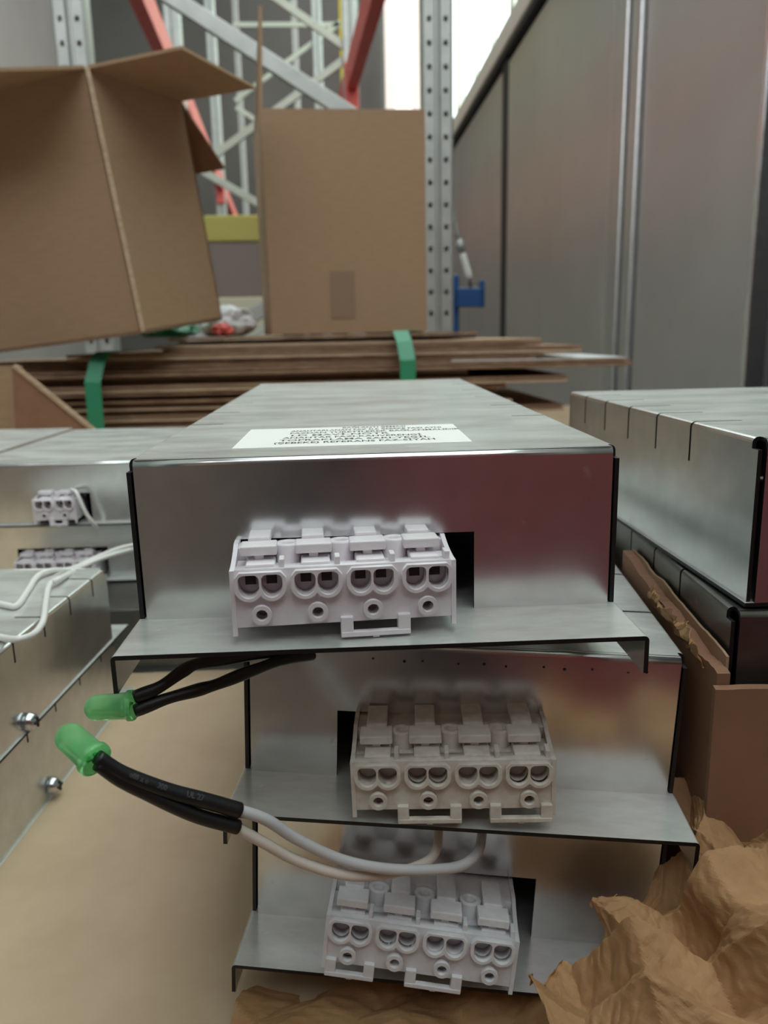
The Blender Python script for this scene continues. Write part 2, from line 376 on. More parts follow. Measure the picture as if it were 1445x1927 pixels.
# ------------------------------------------------------------------ sheet-steel enclosure
def grid_sheet(us, vs, drop, f):
    """cells of a us x vs grid mapped by f, leaving out the cells whose centre satisfies drop"""
    bm = bmesh.new(); vt = {}
    def v(i, j):
        if (i, j) not in vt: vt[i, j] = bm.verts.new(f(us[i], vs[j]))
        return vt[i, j]
    for i in range(len(us)-1):
        for j in range(len(vs)-1):
            if drop((us[i]+us[i+1])/2, (vs[j]+vs[j+1])/2): continue
            bm.faces.new((v(i, j), v(i+1, j), v(i+1, j+1), v(i, j+1)))
    return bm
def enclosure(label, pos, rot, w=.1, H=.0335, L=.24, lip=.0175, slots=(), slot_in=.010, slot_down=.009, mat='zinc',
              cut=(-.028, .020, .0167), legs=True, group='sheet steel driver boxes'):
    root = empty('metal_enclosure', V(*pos), [R(a) for a in rot]); tag(root, label, 'metal box', group)
    rb = .0013; sw = .0010
    # cover: left side, top and right side bent from one sheet, with the slots cut through the bends
    arc = rb*math.pi/2; ha = H-rb; wt = w-2*rb; tot = 2*ha+2*arc+wt
    def uf(u):
        if u <= ha: return (-w/2, u)
        u -= ha
        if u <= arc: a = u/rb; return (-w/2+rb-rb*math.cos(a), H-rb+rb*math.sin(a))
        u -= arc
        if u <= wt: return (-w/2+rb+u, H)
        u -= wt
        if u <= arc: a = u/rb; return (w/2-rb+rb*math.sin(a), H-rb+rb*math.cos(a))
        u -= arc
        return (w/2, H-rb-u)
    us = sorted(set([0, ha-.0012, tot-ha+.0012, ha+arc+.0004, tot-ha-arc-.0004, ha-slot_down+rb, tot-(ha-slot_down+rb), ha+arc+slot_in-rb, tot-(ha+arc+slot_in-rb), tot] +
                    [ha+arc*k/4 for k in range(5)] + [tot-ha-arc*k/4 for k in range(5)]))
    ys = [rb*.6, rb+.0022, L]
    for s in slots: ys += [s-sw/2, s+sw/2]
    ys = sorted(ys)
    u0 = ha-slot_down+rb; u1 = ha+arc+slot_in-rb
    def drop(u, y):
        if y < rb+.0022 and (ha-.0012 < u < ha+arc+.0004 or ha-.0012 < tot-u < ha+arc+.0004): return True
        return any(abs(y-s) < sw/2 for s in slots) and (u0 < u < u1 or u0 < tot-u < u1)
    bm = grid_sheet(us, ys, drop, lambda u, y: (uf(u)[0], y, uf(u)[1]))
    cv = solid(frombm('cover', bm, M[mat], root), .0009, -1, True)
    # front panel with the opening for the terminal, bent over at the top
    n = 6; zs = [0] + ([cut[2]] if cut else []) + [H-rb] + [H-rb + rb*math.pi/2*k/n for k in range(1, n+1)] + [H-rb+rb*math.pi/2+.0006]
    def zf(q):
        if q <= H-rb: return (0, q)
        a = (q-(H-rb))/rb
        if a <= math.pi/2: return (rb-rb*math.cos(a), H-rb+rb*math.sin(a))
        return (rb + rb*(a-math.pi/2), H+.00002)
    xs = [-w/2+.0016] + ([cut[0], cut[1]] if cut else []) + [w/2-.0016]
    bm = grid_sheet(xs, zs, lambda x, q: bool(cut) and cut[0] < x < cut[1] and q < cut[2], lambda x, q: (x, zf(q)[0], zf(q)[1]))
    fp = frombm('front_panel', bm, M[mat], root)
    for p in fp.data.polygons: p.use_smooth = p.center.z > H-rb*1.02
    solid(fp, .0009, -1, True)
    box('back_panel', (0, L-.0004, H/2), (w-.002, .0008, H-.001), M[mat], root)
    # dark folded seam where front and side meet
    fh = .0075; wb = w+.0012; rr = .0010
    # base: plate with the lip in front and, where it shows, a flange turned down along each side
    pu = [(-wb/2, -fh), (-wb/2, -rr)] + [(-wb/2+rr-rr*math.cos(a*math.pi/8), -rr+rr*math.sin(a*math.pi/8)) for a in range(1, 5)]
    pu = pu + [(-x, zz) for x, zz in pu[::-1]]
    if not (lip and legs): pu = [(-wb/2, 0), (wb/2, 0)]
    bm = grid_sheet(list(range(len(pu))), [-lip, -lip*.5, L], lambda u, y: False, lambda u, y: (pu[u][0], y, pu[u][1]))
    bp = frombm('base_plate', bm, M[mat], root)
    md = bp.modifiers.new('Solidify', 'SOLIDIFY'); md.thickness = .0009; md.offset = -1; bp.data.materials.append(M['edge']); md.material_offset_rim = 1
    # the sheet's normal must point up so that its thickness hangs below
    if bp.data.polygons[len(bp.data.polygons)//2].normal.z < 0: bp.data.flip_normals()
    return root
def world_to(root, pos, rot):
    """matrix in the root's space of a pose given in the camera-levelled place"""
    Mr = Matrix.Translation(root.location) @ root.rotation_euler.to_matrix().to_4x4()
    return Mr.inverted() @ (Matrix.Translation(V(*pos)) @ Euler([R(a) for a in rot]).to_matrix().to_4x4())
def sticker(root, x0, x1, y0, y1, z, lines, flip=False):
    st = box('label_sticker', ((x0+x1)/2, (y0+y1)/2, z+.00006), (x1-x0, y1-y0, .00012), M['paper'], root)
    for body, cx, y, wd_ in lines:
        me = textmesh(body, .0037, 'CENTER')
        xsv = [v.co.x for v in me.vertices]
        k = wd_/(max(xsv)-min(xsv)); me.transform(Matrix.Diagonal((k, 1.0, 1, 1)))
        o = link('printed_line', me, M['ink'], st); o.location = (cx, y, z+.00014)
        if flip: o.rotation_euler = (0, 0, math.pi)
    return st

S1 = (.0628, .0963, .13, .165, .20)
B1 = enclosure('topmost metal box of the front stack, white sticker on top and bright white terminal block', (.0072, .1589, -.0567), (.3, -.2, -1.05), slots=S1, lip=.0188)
terminal(B1, 'plastic', 4, world_to(B1, (.0001, .1448, -.0534), (-.7, -.2, 2.5)), [(-.0010, .0124)], True)
rows = [("BAĞLANTI ŞEMASI", .004, .0435, .016), ("ANAHTARLANAN FAZ İLE ŞEBEKE FAZI AYNI", .002, .0392, .0375),
        ("FAZDAN TÜRETİLEREK BAĞLANMALIDIR", .004, .0349, .0415), ("LD MAVİ-NÖTR", -.0045, .0306, .0235),
        ("ANAHTAR FAZI-KAHVERENGİ", -.0015, .0263, .0325), ("TOPRAKLAMA SARI-YEŞİL", -.001, .0220, .0345), ("(ŞEBEKE) REFERANS FAZ-SİYAH", -.001, .0177, .036)]
sticker(B1, -.0305, .0215, .0128, .0470, .0335, [(a, b-.003, c, d) for a, b, c, d in rows])
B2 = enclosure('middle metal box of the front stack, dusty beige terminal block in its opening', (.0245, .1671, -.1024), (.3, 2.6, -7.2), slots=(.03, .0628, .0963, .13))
terminal(B2, 'plastic_old', 4, world_to(B2, (.0215, .1498, -.0979), (.3, -1.0, -5.5)), [(-.0118, .0017), (.0076, .0206)])
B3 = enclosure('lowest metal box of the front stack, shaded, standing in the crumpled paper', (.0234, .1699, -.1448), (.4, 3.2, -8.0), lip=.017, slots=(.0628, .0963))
terminal(B3, 'plastic_grey', 4, world_to(B3, (.0133, .1503, -.1387), (-5.0, 7.1, -7.4)), [(-.0205, -.0095), (-.0026, .0100)], ldy=-.003)

# left stacks
sl = tuple(.0163+.0222*k for k in range(10))
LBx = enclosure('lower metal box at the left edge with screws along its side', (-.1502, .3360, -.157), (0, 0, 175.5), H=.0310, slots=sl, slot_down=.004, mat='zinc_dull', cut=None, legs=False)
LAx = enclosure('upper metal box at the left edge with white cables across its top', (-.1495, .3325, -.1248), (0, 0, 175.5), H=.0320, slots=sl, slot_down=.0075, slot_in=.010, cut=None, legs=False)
sticker(LAx, .006, .058, .012, .048, .0320, [(a, b+.030, c, d*.9) for a, b, c, d in rows[1:]], False)
for px, py, OW in ((45, 1358, LAx), (97, 1478, LBx)):
    p = at(px, py, .248 if px == 45 else .260)
    Mr = Matrix.Translation(OW.location) @ OW.rotation_euler.to_matrix().to_4x4()
    lo = Mr.inverted() @ p
    T = Matrix.Translation((-.0500, lo.y, lo.z)) @ Matrix.Rotation(R(-90), 4, 'Y')
    s_ = lathe('screw', [(.0019, -.0005), (.0019, .0006), (.0030, .0006), (.0031, .0014), (.0024, .0030), (.0012, .0038), (0, .0040)], M['screw'], OW, 18, T)
    bm = bmesh.new(); addbox(bm, (0, 0, .0039), (.0034, .0007, .0006)); addbox(bm, (0, 0, .0039), (.0007, .0034, .0006))
    bmesh.ops.transform(bm, matrix=T, verts=bm.verts); frombm('screw_recess', bm, M['edge'], s_)
WCx = enclosure('dark metal box in the gap behind the upper left box, mostly hidden', (-.092, .372, -.157), (0, 0, -1), H=.0307, L=.20, mat='zinc_dark', legs=False, lip=.006, cut=None)
WBx = enclosure('middle metal box behind the left pair, white levers showing in its slit', (-.147, .425, -.125), (0, 0, -1.5), H=.0302, L=.16, legs=False, lip=.008)
terminal(WBx, 'plastic', 4, world_to(WBx, (-.153, .4165, -.1245), (0, 0, -1.5)), [(-.0020, .0100)])
WAx = enclosure('pale topped metal box behind the left pair with small two-way terminal', (-.146, .420, -.0935), (0, 0, -2.2), H=.0322, L=.16, cut=(-.0135, .0145, .0160), legs=False, lip=.004)
terminal(WAx, 'plastic', 2, world_to(WAx, (-.1487, .4135, -.0905), (0, 0, 1)), [(-.0030, .0060)], True)
WDx = enclosure('pale topped metal box cut off by the left picture edge behind the cables', (-.2495, .435, -.0935), (0, 0, -2.2), H=.0322, L=.16, cut=None, legs=False, lip=0)
WEx = enclosure('lower metal box cut off by the left picture edge behind the cables', (-.2515, .437, -.157), (0, 0, -2.2), H=.062, L=.16, cut=None, legs=False, lip=0, mat='zinc_dull')

# right stack
sr = tuple(.0345+.0225*k for k in range(5))
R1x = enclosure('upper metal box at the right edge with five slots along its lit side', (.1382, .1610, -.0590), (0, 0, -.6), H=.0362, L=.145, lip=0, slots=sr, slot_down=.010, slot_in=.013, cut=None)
R2x = enclosure('dark grey metal box under the slotted box at the right edge', (.1346, .1570, -.0958), (0, 0, -4.2), H=.0352, L=.145, lip=0, slots=(.033, .0545, .077), slot_down=.022, slot_in=.012, cut=None, mat='zinc_dark')

# ------------------------------------------------------------------ torn carton round the right stack
def slab(name, outline, t, mat, parent, Mx):
    """flat board from a 2D outline (local x, z), thickness t along local y, placed by Mx; soft ragged torn edges come with the outline"""
    bm = bmesh.new(); n = len(outline)
    a = [bm.verts.new((x, 0, z)) for x, z in outline]; b = [bm.verts.new((x, t, z)) for x, z in outline]
    bm.faces.new(a); bm.faces.new(b[::-1])
    for k in range(n): bm.faces.new((a[k], b[k], b[(k+1) % n], a[(k+1) % n]))
    bmesh.ops.transform(bm, matrix=Mx, verts=bm.verts)
    return frombm(name, bm, mat, parent)
def frame(o, xdir, zdir=(0, 0, 1)):
    x = Vector(xdir).normalized(); z = Vector(zdir); y = z.cross(x).normalized(); z = x.cross(y)
    Mx = Matrix((x, y, z)).transposed().to_4x4(); Mx.translation = Vector(o); return Mx
tc = empty('torn_carton', V(.12, .19, BZ)); tag(tc, 'torn brown carton wall wrapped round the right stack of metal boxes', 'carton')
def rel(o, root):
    o.data.transform(Matrix.Translation(-root.location)); return o
rng = random.Random(3)
# long left wall: runs back from the near corner
pts = [(0, 0), (.075, 0)]
top = []
for k in range(43):
    s = k/42; z = .0835 + .0075*s + .0012*noise.noise((s*9, 1.3, 0)) + .0006*noise.noise((s*31, 4.1, 0)); top.append((.075*s, z))
pts += top[::-1]
rel(slab('side_wall', pts, -.0028, M['board_dark'], tc, frame(V(.0800, .1565, BZ), (.075, 1, 0))), tc)
pts2 = [(0, 0), (.075, 0)] + [(.073*s/30+.002, .0865+.0055*s/30 + .0010*noise.noise((s*.25, 7.3, 0))+.0003*noise.noise((s*1.4, 2.3, 0))) for s in range(31)][::-1]
rel(slab('inner_liner', pts2, -.0006, M['board'], tc, frame(V(.0829, .1570, BZ), (.075, 1, 0))), tc)
# near wall: crosses to the right in front of the dark box, torn along its top
pts = [(0, 0), (.13, 0)]; top = []
for k in range(50):
    s = k/49; z = .0815 + .085*s*.13*.8 + .0007*noise.noise((s*14, 3.3, 0)) + .0004*noise.noise((s*60, 5.1, 0)); top.append((.13*s, z))
pts += top[::-1]
rel(slab('near_wall', pts, .0024, M['board_dark'], tc, frame(V(.0786, .1540, BZ), (1, -.22, 0))), tc)
tag(box('packing_block', (.150, .232, Z0+BZ+.0305), (.105, .14, .061), M['board_dark'], None, .002), 'brown packing block inside the torn carton under the dark grey box', 'packing block')

# ------------------------------------------------------------------ crumpled kraft paper
def crumple(name, net, nu, nv, amp, seed, sc=60, thick=.0002):
    """net: rows of control points; interpolated, then creased"""
    def row(r, u):
        q = u*(len(r)-1); i = min(int(q), len(r)-2); t = q-i
        P = [r[max(i-1, 0)], r[i], r[i+1], r[min(i+2, len(r)-1)]]
        a, b, c, d = [Vector(p) for p in P]
        return .5*((2*b)+(c-a)*t+(2*a-5*b+4*c-d)*t*t+(-a+3*b-3*c+d)*t**3)
    bm = bmesh.new(); G = []
    for j in range(nv+1):
        G.append([]); v = j/nv
        for i in range(nu+1):
            col = [row(r, i/nu) for r in net]
            p = row(col, v)
            q = Vector((p.x, p.y, p.z))*sc + Vector((seed, seed*.7, 0))
            dist = noise.voronoi(q)[0]; cr = (dist[1]-dist[0])
            d2 = noise.voronoi(q*2.3)[0]; cr2 = d2[1]-d2[0]
            u_ = i/nu
            tri = lambda t: abs((t % 1)*2-1)*2-1
            n1 = noise.noise(q*.5); n2 = noise.noise(q*.8+Vector((5, 1, 2)))
            h = amp*(.85*tri(1.9*u_+1.0*v+.55*n1+seed) + .55*tri(3.7*u_-2.1*v+.6*n2) + .30*cr2 + .25*cr - .3)
            G[-1].append((p, h))
    VV = []
    for j in range(nv+1):
        VV.append([])
        for i in range(nu+1):
            p, h = G[j][i]
            pu = G[j][min(i+1, nu)][0]-G[j][max(i-1, 0)][0]; pv = G[min(j+1, nv)][i][0]-G[max(j-1, 0)][i][0]
            n = pu.cross(pv)
            n = n.normalized() if n.length > 1e-12 else Vector((0, 0, 1))
            e = 1.0
            edge_ = .0022*(noise.noise((i*.45, seed, 0))+.6*noise.noise((i*1.3, seed, 4))) if j == 0 else 0
            jit = Vector((edge_*.6, -abs(edge_)*.5, edge_)) + Vector((noise.noise((i*.15, j*.15, seed)), noise.noise((i*.31, j*.31, seed+9)), noise.noise((i*.31, j*.31, seed+5))))*.0004
            VV[-1].append(bm.verts.new(p + n*h*e + jit))
    for j in range(nv):
        for i in range(nu): bm.faces.new((VV[j][i], VV[j][i+1], VV[j+1][i+1], VV[j+1][i]))
    o = frombm(name, bm, M['kraft']); solid(o, thick, 0); return o
def fl_(sv, up, out): return V(.0800+.0056*sv-out, .1565+.075*sv, BZ+.0840+.0052*sv+up)
netF = [[fl_(a*.1, .0032+.0012*((a*7) % 3-1), .0022+.0012*((a*5) % 3-1)) for a in range(1, 7)], [fl_(a*.1, .0005, .0014) for a in range(1, 7)], [fl_(a*.1, -.0025, -.0002) for a in range(1, 7)]]
ff = crumple('torn_fluff', netF, 60, 12, .0007, 3.3, 260); rel(ff, tc); ff.parent = tc
netA = [
 [at(1010, 1862, .128), at(1060, 1815, .132), at(1150, 1768, .138), at(1180, 1690, .146), at(1235, 1655, .152), at(1290, 1600, .158), at(1262, 1480, .172)],
 [at(1050, 1960, .112), at(1130, 1880, .120), at(1210, 1800, .126), at(1255, 1740, .136), at(1300, 1690, .142), at(1360, 1600, .150), at(1300, 1460, .170)],
 [at(1120, 2050, .100), at(1220, 1960, .108), at(1330, 1890, .112), at(1370, 1800, .120), at(1385, 1705, .128), at(1430, 1620, .140), at(1350, 1500, .166)],
 [at(1250, 2200, .090), at(1330, 2080, .098), at(1520, 2010, .100), at(1560, 1870, .106), at(1580, 1770, .114), at(1560, 1650, .130), at(1440, 1540, .160)],
]
tag(crumple('kraft_paper', netA, 180, 120, .0050, 1.7, 40), 'crumpled brown kraft paper heaped at the lower right corner', 'paper')
zb = BZ+.0015
def VP(x, y, z): return V(x, y, BZ+z)
netB = [
 [VP(-.030, .100, .003), VP(0, .098, .004), VP(.03, .10, .005), VP(.06, .10, .005), VP(.085, .10, .006)],
 [VP(-.026, .125, .0025), VP(.002, .130, .013), VP(.032, .128, .006), VP(.055, .130, .012), VP(.080, .125, .010)],
 [VP(-.030, .150, .002), VP(.002, .150, .0095), VP(.03, .150, .004), VP(.055, .150, .0095), VP(.070, .150, .006)],
 [VP(-.026, .166, .002), VP(.004, .166, .005), VP(.03, .164, .003), VP(.055, .164, .004), VP(.068, .164, .002)],
]
tag(crumple('kraft_paper', netB, 110, 80, .0030, 6.1, 38), 'crumpled brown kraft paper spread beneath the lowest box of the front stack', 'paper')

# ------------------------------------------------------------------ green LEDs with their leads
def led(label, tip, base, group='green indicator LEDs'):
    d = (tip-base); L = .0098; z = d.normalized()
    root = empty('indicator_led', base); tag(root, label, 'led lamp', group)
    q = z.to_track_quat('Z', 'Y'); Mq = q.to_matrix().to_4x4()
    pr = [(0, .0016), (.0021, .0016), (.0023, 0), (.0029, 0), (.0030, .0003), (.0030, .0011), (.0026, .0013), (.0025, L-.0025)]
    pr += [(.0025*math.cos(a*math.pi/16), L-.0025+.0025*math.sin(a*math.pi/16)) for a in range(1, 9)]
    lathe('lens', pr, M['led'], root, 40, Mq)
    bm = bmesh.new(); addbox(bm, (.0007, 0, .0024), (.0010, .0004, .0036)); addbox(bm, (-.0008, 0, .0022), (.0006, .0004, .0032)); addbox(bm, (.0004, 0, .0042), (.0017, .0004, .0009))
    bmesh.ops.transform(bm, matrix=Mq, verts=bm.verts); frombm('lead_frame', bm, M['led_in'], root)
    return root
def reltube(name, pts, r, mat, root, **k):
    return tube(name, [Vector(p)-root.location for p in pts], r, M[mat], root, **k)
L1 = led('green LED under the left lip corner of the topmost front box, lying level', at(153, 1334, .1475), at(252, 1327, .1465))
def rs(u): return .00125 + .0001*math.sin(u*23)
reltube('lead_sleeve', [at(253, 1312, .1465), at(300, 1293, .1475), at(345, 1262, .150), at(375, 1248, .152), at(440, 1238, .156), at(520, 1228, .164), at(600, 1222, .178)], rs, 'black', L1)
reltube('lead_sleeve', [at(254, 1338, .1463), at(310, 1316, .1475), at(370, 1299, .150), at(410, 1287, .152), at(470, 1264, .156), at(540, 1240, .164), at(620, 1228, .178)], rs, 'black', L1)
L2 = led('green LED pointing up left, wired with black sleeves and pale wires', at(126, 1383, .1285), at(181, 1432, .1235))
reltube('lead_sleeve', [at(183, 1424, .1237), at(225, 1452, .1250), at(280, 1475, .127), at(330, 1492, .129), at(380, 1505, .131), at(450, 1525, .134)], lambda u: .0012+.0003*u, 'black', L2)
reltube('lead_sleeve', [at(184, 1437, .1237), at(228, 1468, .1252), at(280, 1494, .1272), at(330, 1518, .129), at(380, 1538, .131), at(447, 1556, .134)], lambda u: .0012+.0002*u, 'black', L2)
reltube('wire', [at(440, 1522, .1338), at(500, 1542, .136), at(560, 1580, .1385), at(640, 1617, .141), at(720, 1634, .143), at(800, 1637, .146), at(865, 1630, .150), at(898, 1605, .155), at(906, 1575, .160), at(908, 1545, .168)], .00112, 'wire_grey', L2)
reltube('wire', [at(436, 1552, .1338), at(500, 1588, .136), at(560, 1620, .1385), at(640, 1645, .141), at(700, 1648, .144), at(760, 1638, .148), at(805, 1620, .153), at(822, 1595, .158), at(825, 1560, .165), at(825, 1545, .170)], .00105, 'wire_pink', L2)

def print_on(name, body, pts, s0, size, r, mat, root):
    """flat print wrapped on the near side of a sleeve"""
    path = catmull(pts, 24); cum = [0]
    for a, b in zip(path, path[1:]): cum.append(cum[-1]+(b-a).length)
    me = textmesh(body, size)
    cl = Vector((0, 0, Z0))
    for v in me.vertices:
        sv = min(max(s0+v.co.x, 0), cum[-1]-1e-6); i = max(k for k in range(len(cum)-1) if cum[k] <= sv)
        f = (sv-cum[i])/(cum[i+1]-cum[i]); p = path[i].lerp(path[i+1], f); t = (path[i+1]-path[i]).normalized()
        n = cl-p; n = (n-t*n.dot(t)).normalized(); b = n.cross(t); a = (v.co.y-size*.35)/r + .25
        v.co = p + (n*math.cos(a)+b*math.sin(a))*(r*1.03) - root.location
    return link(name, me, mat, root)
SLV = [at(183, 1424, .1237), at(225, 1452, .1250), at(280, 1475, .127), at(330, 1492, .129), at(380, 1505, .131), at(450, 1525, .134)]
pm = plain('faint_grey_print', (.055, .055, .062), .6)
print_on('sleeve_print', '300', SLV, .0118, .0013, .00142, pm, L2); print_on('sleeve_print', 'UL 27', SLV, .0178, .0014, .00148, pm, L2)
print_on('sleeve_print', 'o05 x o', SLV, .0062, .0012, .00135, pm, L2)
for k in range(11):
    x = -.020+.0062*k+.0012*math.sin(k*2.3)
    if x < .048: lathe('punch_mark', [(0, .00004), (.00028+.00010*(k % 3 == 1), .00003), (.0003, -.0001)], M['edge'], B2, 10, Matrix.Translation((x, 0, .0300-.0003*(k % 2))) @ Matrix.Rotation(R(90), 4, 'X'))

# ------------------------------------------------------------------ white cables on the left box
c1 = tube('cable', [at(262, 1024, .40), at(225, 1032, .385), at(180, 1050, .36), at(135, 1070, .338), atz(95, 1074, -.0910), atz(70, 1085, -.0913), atz(52, 1112, -.0915), atz(32, 1139, -.0915), atz(12, 1139, -.0915), atz(-30, 1128, -.0915)], .0011, M['wire_white'])
tag(c1, 'white cable running back from the left edge over the upper left box', 'cable')
c2 = tube('cable', [at(262, 1030, .402), at(200, 1048, .368), at(155, 1067, .340), atz(115, 1088, -.0905), atz(94, 1100, -.0912), atz(87, 1128, -.0914), at(84, 1156, .2640), at(78, 1176, .2540), at(62, 1194, .2430), at(34, 1203, .2350), atz(4, 1200, -.0912), atz(-40, 1190, -.0914)], .0011, M['wire_white'])
tag(c2, 'white cable looping down over the slotted edge of the upper left box', 'cable')
c3 = tube('cable', [at(134, 921, .418), at(143, 926, .412), at(152, 945, .410), at(162, 966, .410), at(174, 983, .411), at(182, 992, .414)], .0010, M['wire_white'])
tag(c3, 'short white wire hanging from the two-way terminal of the pale box', 'wire')

# ------------------------------------------------------------------ pile of flattened cartons
PY = .90
pile = empty  # every flattened carton is a thing of its own
ends = [  # (z of underside, left x, right x, front y)
]
z = BZ; k = 0; layers = []
rights = [.20, .23, .21, .24, .205, .225, .23, .19, .26, .20, .145, .19, .26, .150, .335, .238, .282, .237, .165]
fronts = [.90, .905, .89, .90, .91, .895, .90, .905, .895, .90, .905, .90, .90, .90, .90, .905, .91, .92, .94]
lefts = [-.46, -.50, -.45, -.48, -.47, -.5, -.44, -.46, -.5, -.45, -.47, -.52, -.45, -.49, -.42, -.46, -.30, -.205, -.19]
words = ['lowest', 'second lowest', 'third lowest', 'fourth lowest', 'fifth lowest', 'sixth lowest', 'seventh lowest', 'eighth lowest', 'ninth lowest', 'tenth from the bottom',
         'eighth from the top', 'seventh from the top', 'sixth from the top', 'fifth from the top', 'longest one reaching furthest right', 'third from the top', 'second from the top', 'one just under the topmost', 'topmost']
words = ['lowest', 'second lowest', 'third lowest', 'fourth lowest', 'fifth lowest', 'sixth lowest', 'seventh lowest', 'eighth lowest', 'ninth lowest', 'middle one',
         'ninth from the top', 'eighth from the top', 'seventh from the top', 'sixth from the top', 'fifth from the top and longest to the right', 'fourth from the top', 'third from the top', 'second from the top', 'topmost']
NP = len(rights); th = (.003-BZ)/NP
for k in range(NP):
    x0, x1, yf = lefts[k], rights[k], fronts[k]
    r = empty('flattened_carton', V((x0+x1)/2, yf+.16, z)); tag(r, 'flattened brown carton, %s in the strapped pile' % words[k], 'flattened carton', 'flattened cartons in the pile')
    r.rotation_euler = (0, rng.uniform(-.002, .002), rng.uniform(-.012, .012))
    pt = th*.36
    for q in (0, 1):
        b = bmesh.new(); dx = rng.uniform(-.01, .01)*(q == 0)
        dy = rng.uniform(0, .020)
        addbox(b, (dx*.5, dy/2, pt*.5+q*(pt+th*.14)), (x1-x0-abs(dx), .32-dy, pt))
        mt_ = M['board_edge2'] if (k*5+q*3) % 4 == 0 else M['board_edge']
        frombm('ply', b, mt_, r)
    z += th
PT = z     # top of the pile
tag(box('white_card', (.23, 1.0, Z0+BZ+th*14.98+.0006), (.20, .17, .001), M['film']), 'thin white card lying between the boards at the right of the pile', 'card')
def strap(px, label, PT=PT):
    pp = [at(px[0], px[1], .99), ]
    xs_ = at(px[0], px[1], .92).x; xb = at(px[2], px[3], .885).x
    path = [Vector((xs_+.05, 1.20, Z0+PT+.0015)), Vector((xs_+.012, .985, Z0+PT+.0015)), Vector((xs_, .908, Z0+PT+.0012)), Vector(((xs_+xb)/2, .893, Z0+PT-.010)), Vector((xb, .8815, Z0+PT-.030)), Vector((xb, .880, Z0-.08)), Vector((xb, .8805, Z0+BZ+.004)), Vector((xb, .89, Z0+BZ+.001))]
    bm = bmesh.new(); pr = None; hw = .0085
    rows_ = []
    for i, p in enumerate(path):
        t = (path[min(i+1, len(path)-1)]-path[max(i-1, 0)]).normalized()
        s = Vector((1, 0, 0)) - t*t.x; s.normalize(); n = s.cross(t).normalized()*.0005
        rows_.append([bm.verts.new(p+s*hw+n), bm.verts.new(p-s*hw+n), bm.verts.new(p-s*hw-n), bm.verts.new(p+s*hw-n)])
    for a, b in zip(rows_, rows_[1:]):
        for q in range(4): bm.faces.new((a[q], a[(q+1) % 4], b[(q+1) % 4], b[q]))
    bm.faces.new(rows_[0]); bm.faces.new(rows_[-1][::-1])
    return tag(frombm('strapping_band', bm, M['strap']), label, 'strap', 'green straps round the pile')
strap((198, 645, 184, 800), 'green plastic strap round the left half of the cardboard pile', PT-.0160)
strap((752, 628, 767, 700), 'green plastic strap round the pile in front of the upright carton')
fl = empty('cardboard_flap', at(95, 812, .80)); tag(fl, 'triangular brown cardboard flap standing at the left before the pile', 'cardboard flap')
a, b, c = at(22, 690, .78), at(172, 812, .78), at(30, 825, .78); b2 = at(165, 825, .78)
bm = bmesh.new(); fr = [bm.verts.new(p-fl.location) for p in (a, b, b2, c)]; bk = [bm.verts.new(p-fl.location+Vector((.003, .006, .002))) for p in (a, b, b2, c)]
bm.faces.new(fr); bm.faces.new(bk[::-1])
for q in range(4): bm.faces.new((fr[q], bk[q], bk[(q+1) % 4], fr[(q+1) % 4]))
frombm('face_board', bm, M['board_dark'], fl)
rel(bar('crease_edge', a+Vector((.002, .001, .001)), b+Vector((.002, .001, .001)), .006, .003, M['board_edge2'], fl), fl)
rel(box('side_board', (a.x-.035, a.y+.03, a.z-.055), (.066, .004, .11), M['board'], fl), fl)

# ------------------------------------------------------------------ the two open cartons on the pile
def board(name, p, mat, parent, t=.004):
    """a board with a quadrilateral face p (4 points, anticlockwise seen from outside), thickness inwards"""
    n = (p[1]-p[0]).cross(p[3]-p[0]).normalized()*-t
    bm = bmesh.new(); f = [bm.verts.new(q-parent.location) for q in p]; b = [bm.verts.new(q+n-parent.location) for q in p]
    bm.faces.new(f); bm.faces.new(b[::-1])
    for k in range(4): bm.faces.new((f[k], b[k], b[(k+1) % 4], f[(k+1) % 4]))
    return frombm(name, bm, M[mat], parent)
mc = empty('open_carton', V(.017, 1.10, PT)); tag(mc, 'upright brown carton with one raised flap on the pile', 'carton')
x0, x1, y0, y1, z0, z1 = -.0815, .117, 1.05, 1.20, PT+.001, PT+.265
g = lambda x, y, zz: V(x, y, zz)
board('front_wall', [g(x0, y0, z0), g(x1, y0, z0), g(x1, y0, z1), g(x0-.002, y0, z1+.002)], 'board', mc)
board('side_wall', [g(x0-.022, y1, z0), g(x0, y0, z0), g(x0-.002, y0, z1+.002), g(x0-.024, y1, z1)], 'board_edge2', mc)  # lit left wall: its brightness is put into the paler board colour
board('side_wall', [g(x1, y0, z0), g(x1-.004, y1, z0), g(x1-.004, y1, z1), g(x1, y0, z1)], 'board', mc)
board('back_wall', [g(x1-.004, y1, z0), g(x0-.022, y1, z0), g(x0-.024, y1, z1-.02), g(x1-.004, y1, z1-.02)], 'board', mc)
board('flap', [g(x0-.024, y1, z1), g(x0-.002, y0, z1+.002), g(x0+.003, y0+.004, z1+.115), g(x0-.014, y1, z1+.105)], 'board', mc)
tp = box('tape_patch', ((at(645, 555, 1.05)).x, 1.0495, at(645, 555, 1.05).z), (.031, .0004, .058), plain('brown_tape', (.27, .175, .115), .55), None)
tp.data.transform(Matrix.Translation(-mc.location)); tp.parent = mc

